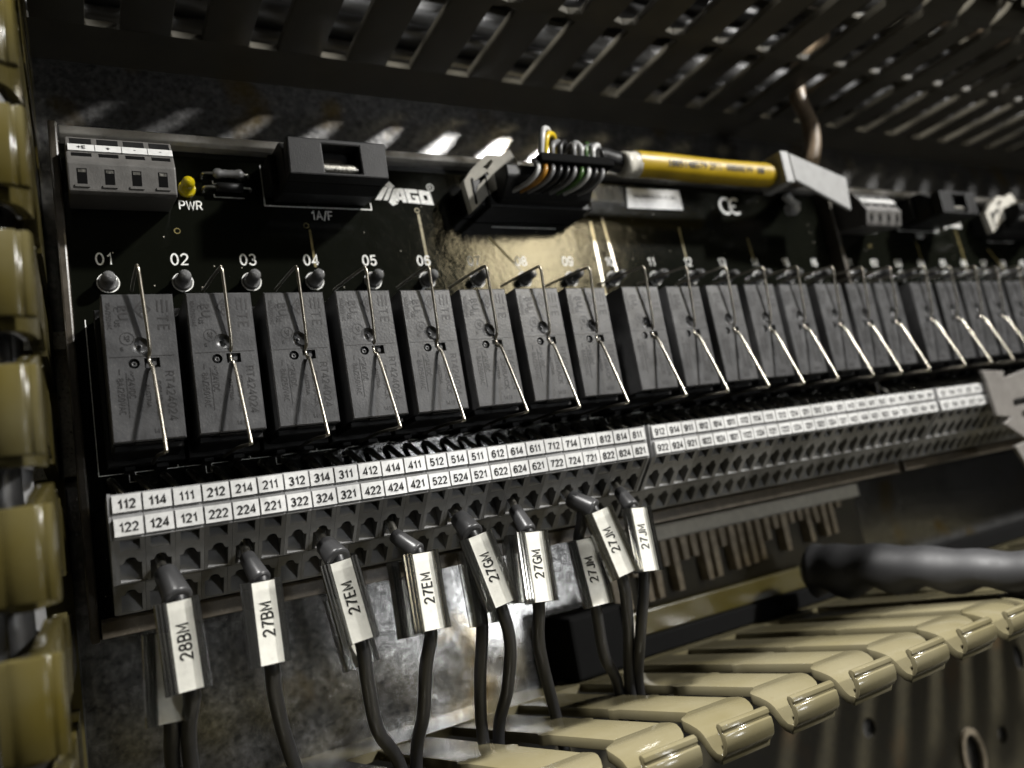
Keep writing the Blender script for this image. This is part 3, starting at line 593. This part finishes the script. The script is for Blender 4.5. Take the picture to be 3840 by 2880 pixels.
def relay_details():
    mb = MB()
    mb.lathe((4.75, -13.95, -1.04), [(0.55, 0), (0.55, 0.55), (0.5, 0.6), (0.16, 0.6), (0.14, 0.3)], 16)
    mb.lathe((8.3, -13.92, -1.04), [(0.46, 0), (0.46, 0.4), (0.4, 0.45)], 16)
    return mb.mesh('test_button', ['relay'], org=(0, 0, 0), smooth=False)
def relay_skirt():
    mb = MB(); mb.box(0.2, 12.5, -30.3, -29.0, -15, -3.2); mb.box(3.6, 10.6, -29.5, -28.98, -2.2, -0.7)
    return mb.mesh('lower_skirt', ['black'], org=(0, 0, 0), bevel=0.2, seg=1)
def relay_print():
    mb = MB(); h = 0.06
    def t(st, x, u, size, rot=-math.pi/2, wid=1.0):
        v, f = stroke_text(st, size, 0.16) if all(c in STROKE for c in st) else text(st, size); ca, sa = math.cos(rot), math.sin(rot)
        mb.add([(x+a*wid*ca-b*sa, u+a*wid*sa+b*ca, h+c) for a, b, c in v], f)
    t('RT424024', 10.75, -20.6, 1.45, wid=1.08); t('SCHRACK', 8.55, -21.4, 1.25); t('AUSTRIA', 6.75, -20.4, 0.85)
    t('8A/250VAC', 2.15, -20.2, 1.05); t('24VDC', 4.05, -18.7, 1.05); t('10A/250VAC', 1.1, -4.4, 0.75); t('C     US', 2.45, -4.6, 0.9)
    t('RU', 3.55, -3.8, 1.7); t('VDE', 7.1, -3.2, 0.95); t('1413', 8.2, -27.3, 0.85, rot=0)
    t('SP', 3.9, -9.0, 1.0); t('us', 2.9, -11.0, 0.7); t('E', 10.6, -6.9, 1.9); t('T', 10.6, -5.0, 1.9)
    for a in ((9.6, 9.9, -3.7, -1.4), (10.5, 10.8, -3.9, -1.2), (11.4, 11.7, -3.7, -1.4), (3.15, 3.3, -24.4, -15.8), (0.7, 12.0, -12.62, -12.5), (2.0, 2.2, -16.0, -14.9)): mb.box(*a, 0.02, h)
    mb.shape(plate([(5.4, -3.2), (7.0, -1.2), (8.6, -3.2), (7.0, -5.2)], [[(5.8, -3.2), (7.0, -1.7), (8.2, -3.2), (7.0, -4.7)]], 0.0), xu(h))
    mb.shape(ringpts(3.9, -9.0, 1.15, 1.3, 20), xu(h))
    for k in range(4):
        mb.box(4.0+0.25*(k % 2), 4.2+0.25*(k % 2), -15.6-0.3*k, -15.3-0.3*k, 0.02, h)
    return mb.mesh('printed_text', ['print'], org=(0, 0, 0))
def clip_mesh():
    pts = [(6.3, 6.6, -18), (6.5, 6.0, -10), (6.9, 5.0, 1.0), (7.0, 4.5, 2.4), (7.1, 3.6, 2.6), (7.2, 1.5, 2.3), (7.6, -10.2, 0.8), (7.35, -12.6, -0.15), (7.3, -13.6, -0.3), (7.5, -14.8, 0.25), (7.75, -16.4, 1.3), (8.1, -31.3, 6.2), (8.05, -32.2, 6.2), (7.8, -32.5, 5.2), (6.9, -32.0, -2), (6.4, -31.8, -15)]
    return MB().tube(spl(pts, 6), 0.35, 12).mesh('retaining_clip', ['steel'], org=(0, 0, 0))
COV, DET, SKI, PRI, CLIP = relay_cover(), relay_details(), relay_skirt(), relay_print(), clip_mesh()
def relay(ox, i, idx):
    lab = 'grey plug-in relay with dark lettering below the printed number %s' % WORD[i] if idx == 0 else 'blurred grey relay, %s one past the dividing wall between the boards' % ORD[i]
    r = thing('relay', (ox+RX[i], 0, PCB+7.5), lab, 'relay', 'plug-in relays on the boards')
    jx, jh = random.uniform(-0.12, 0.12), random.uniform(-0.15, 0.1)
    for nm, me in (('cover', COV), ('test_button', DET), ('lower_skirt', SKI), ('printed_text', PRI)):
        ob(nm, me, (ox+RX[i]+jx, 0, jh), r)
    r.rotation_euler = (random.uniform(-0.006, 0.006), random.uniform(-0.006, 0.006), random.uniform(-0.008, 0.008))
    c = ob('retaining_clip', CLIP, (ox+RX[i], 0, jh))
    c.rotation_euler = (random.uniform(-0.01, 0.01), random.uniform(-0.022, 0.022), random.uniform(-0.035, 0.035))
    tag(c, 'bent steel wire clip pressing on the relay numbered %s' % WORD[i] if idx == 0 else 'blurred wire clip on the %s relay past the dividing wall' % ORD[i], 'clip', 'wire clips over the relays')
for i in range(16): relay(0, i, 0)
for i in range(10): relay(OX2, i, 1)

# ------------------------------------------------------------------ marked wires
def sleeve(parent, top, bot, st, yaw=0.0, dark=False, io_=None):
    T, Bt = Vector(top), Vector(bot); ax = (T-Bt).normalized(); mid = (T+Bt)/2; Lh = (T-Bt).length/2
    n = Vector((-0.22, -0.12, 1.0)); n = (n - ax*n.dot(ax)).normalized(); n = Matrix.Rotation(yaw, 3, ax) @ n
    w = n.cross(ax) * -1                      # to the right when ax is up and n towards the viewer
    w = ax.cross(n)
    def F(a, b, c): return tuple(mid + ax*a + w*b + n*c)      # a along, b across, c outwards
    cl = MB(); io = 0.35 if io_ is None else io_
    sec = [(-3.4, 0.2), (-3.4, 1.5), (-3.0, 1.75), (3.0, 1.75), (3.4, 1.5), (3.4, 0.2)]
    cl.prism(sec, lambda b, c, a: F(a, b, c), -Lh, Lh)
    so = cl.build('marker_sleeve', 'clear', parent)
    for b0, b1 in ((io+2.1, 3.75), (-3.75, io-2.1)):
        rb = MB(); nr = max(2, int((b1-b0)/0.55)); wd = (b1-b0)/nr
        for k in range(nr):
            c0 = b0+wd*k
            rb.prism([(c0, 0.1), (c0+wd*0.94, 0.1), (c0+wd*0.94, 1.75), (c0+wd*0.47, 2.05), (c0, 1.75)], lambda b, c, a: F(a, b, c), -Lh-0.05, Lh+0.05)
        rb.build('sleeve_rib', 'glass', so)
    MB().tube([F(-Lh, 0, -1.6), F(Lh, 0, -1.6)], 2.0, 16, caps=False).build('sleeve_tube', 'clear', so)
    if not dark:
        ins = MB(); sec = [(io-2.05, 0.75), (io+2.05, 0.75), (io+2.05, 1.0), (io-2.05, 1.0)]
        ins.prism(sec, lambda b, c, a: F(a, b, c), -Lh+0.1, Lh-0.15)
        if st:
            v, f = stroke_text(st, 2.0, 0.165); off = 0.4
            ins.add([F(p[0]*0.98+off, -p[1]+io, 1.07+p[2]) for p in v], f, 1)
        ins.build('marker_insert', ['insert', 'ink'], so)
    return F
WIRES = [
 ('28BM', 'grey wire tagged 28BM hanging from terminal 124', (6.3, -52.3, -3.6), ((6.6, -53.5, -2.0), (7.0, -58.5, 2.6)), ((7.8, -59.1, 4.0), (8.2, -74.6, 6.0)), [(7.9, -75, 4.2), (7.8, -81.7, -0.6), (8.2, -90.8, -8), (9.2, -104, -12), (10, -128, -14)], None, 0.0),
 ('27BM', 'grey wire tagged 27BM hanging alone from terminal 224', (21.5, -52.2, -3.6), ((21.3, -53.4, -2.0), (21.2, -58.0, 2.6)), ((22.4, -58.6, 4.0), (22.1, -73.6, 6.0)), [(22.0, -74.0, 4.2), (22.9, -79.4, 1.6), (24.5, -86.9, -3.9), (27.2, -96.6, -10), (29.5, -104, -12), (31, -128, -14)], None, 0.0),
 ('27EM', 'grey wire tagged 27EM from terminal 324, a second sleeve behind it', (36.8, -52.4, -3.6), ((36.8, -53.8, -2.0), (37.0, -56.8, 2.6)), ((37.6, -57.6, 4.0), (39.3, -73.4, 6.0)), [(39.4, -74.2, 4.2), (40.6, -82.4, 1.6), (43.0, -92.8, -3.9), (49.2, -103.6, -12), (52, -128, -14)], ((38.2, -64.8, -1.0), (39.7, -78.7, 1.0), 0.35, ''), -0.15),
 ('27EM', 'grey wire tagged 27EM from terminal 424, clear fin at the left of its tag', (52.0, -52.3, -3.6), ((51.7, -54.4, -2.0), (52.3, -58.4, 2.6)), ((54.4, -59.1, 4.0), (53.8, -74.7, 6.0)), [(52.8, -75.0, 3.6), (53.1, -82.0, 1.6), (53.1, -91.9, -3.9), (52.6, -104.0, -12), (53, -128, -14)], ((52.0, -60.4, -1.0), (51.3, -75.6, 1.0), 0.5, None), 0.1),
 ('27GM', 'grey wire tagged 27GM with tilted tag, from terminal 524', (67.3, -52.0, -3.6), ((67.3, -53.2, -2.0), (67.8, -57.0, 2.6)), ((67.7, -57.7, 4.0), (70.5, -73.2, 6.0)), [(71.2, -73.9, 4.4), (72.8, -81.9, 2.1), (73.2, -92.4, -3.9), (72.8, -104.5, -12), (73, -128, -14)], None, 0.0),
 ('27GM', 'grey wire tagged 27GM with upright tag, from terminal 624', (82.5, -52.0, -3.6), ((81.8, -53.4, -2.0), (80.8, -58.6, 2.6)), ((81.5, -59.3, 4.0), (79.9, -74.6, 6.0)), [(79.4, -74.8, 4.0), (81.3, -85.1, -0.6), (88.6, -102.8, -12), (92, -128, -14)], ((80.1, -59.9, -1.0), (78.0, -74.4, 1.0), 0.5, None), 0.05),
 ('27JM', 'grey wire tagged 27JM with tilted tag overlapping two others, from terminal 724', (97.7, -52.0, -3.6), ((97.2, -53.2, -2.0), (99.1, -57.6, 2.6)), ((100.4, -57.4, 4.0), (103.2, -73.2, 6.0)), [(103.5, -73.8, 4.4), (106.4, -85.6, -0.6), (111.2, -103.5, -12), (112, -128, -14)], None, 0.0),
 ('27JM', 'grey wire tagged 27JM with upright tag, from terminal 824', (113.0, -52.2, -3.6), ((112.4, -53.6, -2.0), (111.6, -58.2, 2.6)), ((111.6, -58.5, 4.0), (110.0, -73.7, 6.0)), [(109.7, -74.2, 4.0), (109.1, -89.5, -0.6), (113.9, -104.2, -12), (115, -128, -14)], None, 0.1),
]
REAR = [
 ('28BM', 'rear grey wire whose tag hides behind the front 28BM tag', (6.9, -57.5, 1.0), ((5.7, -64.4, -1.0), (4.9, -79.8, 1.0)), [(5.2, -80.0, -0.6), (5.4, -90.1, -9), (8.9, -104, -14.5), (9, -128, -17)], 0.0, ''),
 ('27GM', 'rear grey wire with clear untagged sleeve behind the tilted 27GM tag', (67.6, -56.4, 1.0), ((68.3, -60.9, -1.0), (67.8, -76.9, 1.0)), [(67.8, -77.0, -0.6), (67.4, -89.8, -5), (69.0, -104.0, -12), (70, -128, -14)], 0.6, None),
 ('27JM', 'rear grey wire tagged 27JM, partly covered by the tilted tag', (98.6, -56.4, 1.0), ((97.8, -63.5, -1.0), (97.8, -79.2, 1.0)), [(98.2, -79.5, -0.6), (100.9, -92.1, -5), (108.8, -102.6, -13.5), (109, -128, -16)], 0.0, '27JM'),
]
TWIN = [WIRES[0][1], WIRES[2][1], WIRES[4][1], WIRES[6][1]]
for st, lab, tip, (cT, cB), (mT, mB), w, extra, yaw in WIRES:
    t = thing('marked_wire', tip, lab, 'wire', 'tagged wires from the terminal row')
    T, Bt = Vector(mT), Vector(mB); ax = (T-Bt).normalized()
    n = Vector((-0.22, -0.12, 1.0)); n = (n-ax*n.dot(ax)).normalized()
    a, b = T - n*1.6 + ax*0.6, Bt - n*1.6 - ax*0.4
    cB = tuple(a - ax*0.2 + n*0.4)
    path = [tuple(Vector(cB)*0.7+Vector(cT)*0.3), a, (a+b)/2, b] + w[1:]
    MB().tube(spl(path, 7), 1.4, 14).build('conductor', 'wire', t)
    d = (Vector(cB)-Vector(cT)); tp = Vector(tip) - d.normalized()*1.5 + Vector((0, 1.2, -1.2))
    cm = MB(); c0, c1 = Vector(cT), Vector(cB)
    tw = 1.32 if lab in TWIN else 1.0
    cm.tube([c0+d*k for k in (0, 0.03, 0.10, 0.9, 0.97, 1.0, 1.02)], [tw*r for r in (1.15, 1.5, 1.62, 1.95, 1.97, 1.85, 1.5)], 18)
    cm.build('ferrule_collar', 'collar', t)
    MB().tube([tuple(tp), tip, tuple(c0+d*0.1)], [0.75, 0.9, 0.95], 10).build('ferrule_pin', 'tin', t)
    sleeve(t, mT, mB, st, yaw)
    if extra: sleeve(t, extra[0], extra[1], extra[3], extra[2], dark=extra[3] is None)
for st, lab, tip, (mT, mB), w, yaw, tx in REAR:
    t = thing('marked_wire', tip, lab, 'wire', 'tagged wires from the terminal row')
    T, Bt = Vector(mT), Vector(mB); ax = (T-Bt).normalized(); n = Vector((-0.22, -0.12, 1.0)); n = (n-ax*n.dot(ax)).normalized()
    a, b = T - n*1.6, Bt - n*1.6
    MB().tube(spl([tip, tuple(Vector(tip)*0.6+a*0.4+Vector((0, -0.8, 0))), a, (a+b)/2, b] + w[1:], 7), 1.4, 14).build('conductor', 'wire', t)
    sleeve(t, mT, mB, tx, yaw, dark=tx is None)

# ------------------------------------------------------------------ ribbon plug with loose conductors, yellow sleeve, tie
def plug(ox, label, blurred):
    pg = thing('cable_plug', (ox+114, 32, -12), label, 'plug', 'plugs in the pin headers')
    b = MB(); b.prism([(28.3, -11.9), (28.6, -9.0), (33.2, -4.6), (36.6, -4.6), (37.2, -11.9)], lambda u, h, x: (x, u, h), ox+98.5, ox+127.5)
    b.build('housing', 'black', pg, bevel=0.5)
    MB().box(ox+106.4, ox+130.6, 35.1, 37.6, -3.2, 1.2).build('strain_bar', 'black_or_shade', pg, bevel=0.4)
    cols = ['wwhite', 'worange', 'wgrey', 'wblack', 'wblack', 'wgrey', 'wgreen', 'wwhite', 'wblack', 'wgrey']
    for k in range(10):
        x = ox+105.6+k*2.35
        MB().tube(spl([(x-4.2, 30.4, -8.2), (x-2.0, 30.6, -3.0), (x-0.3, 32.6, -0.3), (x+0.6, 35.2, -1.0), (x+0.9, 37.2, -3.0)], 5), 0.72, 8).build('conductor', cols[k], pg)
    top = [('wgrey', 111.5, 117.5), ('wblack', 114, 119), ('wgrey', 118.5, 121.5), ('wwhite', 121, 119), ('wgreen', 122.5, 126), ('wwhite', 125, 131), ('wblack', 121.5, 133)]
    for mm, xa, xb in top:
        hgt = 46.5 if mm in ('wwhite', 'wyellow') and xa < 112 else 43.0
        MB().tube(spl([(ox+xa, 36.8, -1.2), (ox+xa+0.4, 40.5, -0.6), (ox+(xa+xb)/2+1, hgt, -2.5), (ox+xb, hgt-1.5, -6), (ox+xb+5, 40.5, -7), (ox+138, 39.6, -6.5)], 6), 0.85, 8).build('conductor', mm, pg)
    for mm, q in (('wwhite', 0), ('wyellow', 1.3)):
        MB().tube(spl([(ox+107.6+q, 36.8, -1), (ox+107.9+q, 41, 0.6), (ox+109.6+q, 44.8-q, 0.2), (ox+112.2+q, 45.4-q, -1.5), (ox+114+q, 42.5, -4), (ox+114.5+q, 39, -6)], 6), 0.85, 8).build('conductor', mm, pg)
    MB().tube(spl([(ox+124, 40.5, -9), (ox+132, 42.6, -8), (ox+139, 40.5, -6.5), (ox+146, 39.6, -5.5)], 6), [2.0]*6+[3.0]*7+[3.2]*6, 14).build('cable_jacket', 'wblack', pg)
    return pg
plug(0, 'black ribbon plug with coloured conductors in the header beside the barcode sticker', False)
plug(OX2, 'blurred plug with coloured conductors on the board beyond the dividing wall', True)
ys = thing('sleeved_cable', (170, 39, -5), 'cable in a bright yellow printed sleeve lying across the top of the board', 'cable')
ax = spl([(143.5, 39.9, -5.2), (158, 39.7, -5), (174, 39.4, -5), (190, 39.5, -5), (205, 39.8, -5)], 6)
MB().tube(ax, 3.95, 20).build('yellow_sleeve', 'sleeve', ys)
yt = MB(); v, f = text('1005148579 2F/1  00000.W  08', 2.3)
for p in [0]:
    def ym(a, b, c):
        th = -0.12 + b/4.15; return (173.5+a*1.0, 39.5+(4.03+c)*math.sin(th), -5.0+(4.03+c)*math.cos(th))
    yt.add([ym(*p) for p in v], f)
yt.build('sleeve_print', 'ink', ys)
MB().tube([(138.6, 39.6, -5.4), (139, 39.6, -5.4), (141, 39.6, -5.4), (141.2, 39.6, -5.4), (143, 39.6, -5.3), (144.2, 39.6, -5.2)], [3.0, 3.7, 3.7, 3.5, 3.9, 3.9], 18).build('end_grommet', 'ivory', ys)
MB().tube(spl([(203, 39.6, -5), (222, 41.5, -8), (233, 48, -14), (243, 60, -17), (247.5, 72, -19), (246, 84, -20), (250, 97, -18), (262, 108, -14)], 7), 3.1, 16).build('cable_jacket', 'cable', ys)
tie = thing('cable_tie', (212, 38, 0), 'white nylon cable tie with a flat marker plate gripping the yellow sleeve', 'cable tie')
MB().shape(plate([(0, -5.6), (4.0, -5.6), (4.0, 5.6), (0, 5.6)], [], 10.5), lambda a, b, c: (200.2+a, 40.0+b, -4.0+c)).build('collar', 'tie', tie, bevel=0.5)
MB().shape(plate([(0, -4.8), (31.5, -8.7), (33.8, 4.2), (0, 4.8)], [], 1.4), lambda a, b, c: (204.2+a*0.97, 40.0+b-a*0.12, 0.9+c-a*0.13)).build('marker_plate', 'tie', tie, bevel=0.5)
MB().tube(spl([(207, 33.6, -6), (209, 31.5, -6), (213.5, 31.0, -7.5)], 5), [1.6]*5+[1.3]*6, 12).build('tail', 'tie', tie)
hb = MB(); hb.lathe((212.0, 30.0, -8.5), [(0.4, -2.4), (2.0, -1.8), (2.7, 0), (2.2, 1.7), (0.9, 2.5)], 18); hb.build('head', 'tie', tie)

# ------------------------------------------------------------------ white end bracket on the second board's terminals
br = MB()
br.shape(plate([(272.0, -34.5), (286.0, -35.7), (284.5, -38.2), (303, -35.6), (330, -34), (330, -44), (286.5, -46.6), (286.0, -48.8), (330, -47.4), (330, -50.2), (290, -51.2), (289.6, -53.4), (330, -52.6), (330, -57), (294, -58.0), (294.5, -60.5), (330, -60), (330, -64), (297, -65), (298, -68), (330, -67), (330, -72), (284.2, -70.8), (279.7, -62.6), (288.6, -61.6), (288, -60.8), (277, -54.3), (282, -52.4), (274.2, -51.2), (273.4, -38.5)], [], 1.4), xu(4.2))
tag(br.build('end_bracket', 'brk', bevel=0.3), 'white stepped plastic bracket clipped over the far terminal row', 'bracket')

# ------------------------------------------------------------------ comb strip device on the panel and tool handle
cs = thing('comb_strip', (190, -85, HP), 'slotted brown comb strip fixed to the panel under the terminals', 'comb strip')
MB().box(134, 262, -104.5, -66.5, HP, -51.5).build('back_plate', 'ductd', cs, bevel=0.3)
MB().box(134, 262, -99.2, -92.0, -51.4, -46).build('lower_bar', 'ductl', cs, bevel=0.4)
MB().box(134, 262, -72.2, -67.0, -51.4, -48.5).build('upper_bar', 'ivory', cs, bevel=0.4)
rt = random.Random(3)
for k in range(26):
    x = 136+k*4.4; lo = -91 + (rt.choice([0, 0, 6, 9]) if k % 3 else 0) + k*0.3
    o = MB().prism([(x, -72.3), (x+2.6+rt.uniform(-0.4, 0.5), -72.3), (x+2.4, lo), (x+0.3, lo)], lambda a, b_, c: (a, b_, c), -51.4, -47.6).build('tooth', 'comb', cs)
MB().box(134.3, 420, -104.8, -99.4, HP, -43).build('shade_block', 'black_or_shade', cs, bevel=0.4)  # black block added for the shade between bar and duct
MB().box(112.5, 134, -104.6, -87, HP, -38).build('end_block', 'black_or_shade', cs, bevel=1.0)
MB().box(131.5, 134.2, -104.6, -86.5, -38, -36.5).build('end_cap', 'ivory', cs, bevel=0.3)
hd = MB(); P = spl([(206.5, -92.6, -35), (208, -92.4, -30.5), (210, -92.5, -22), (214, -92.9, -9), (218, -94.2, 5), (222, -95.6, 19), (226, -96.6, 33), (231, -97, 52)], 8)
rs = [(9.6-3.4*min(1, max(0, i-10)/34))*min(1, (0.06+i/9.0)**0.5) + 0.28*math.cos(i*0.8) for i in range(len(P))]
hd.tube(P, rs, 20)
for q in range(len(P)*20):                  # finger scallops along the underside
    x, u, h = hd.v[q]; i = q//20; d = P[i].y - u
    if d > 0 and i > 6: hd.v[q] = (x, u + 0.42*d*(0.5+0.5*math.cos((h+12)*2*math.pi/15)), h)
tag(hd.build('tool_handle', 'rubber'), 'blurred dark grey ribbed tool handle lying on the lower duct', 'tool handle')
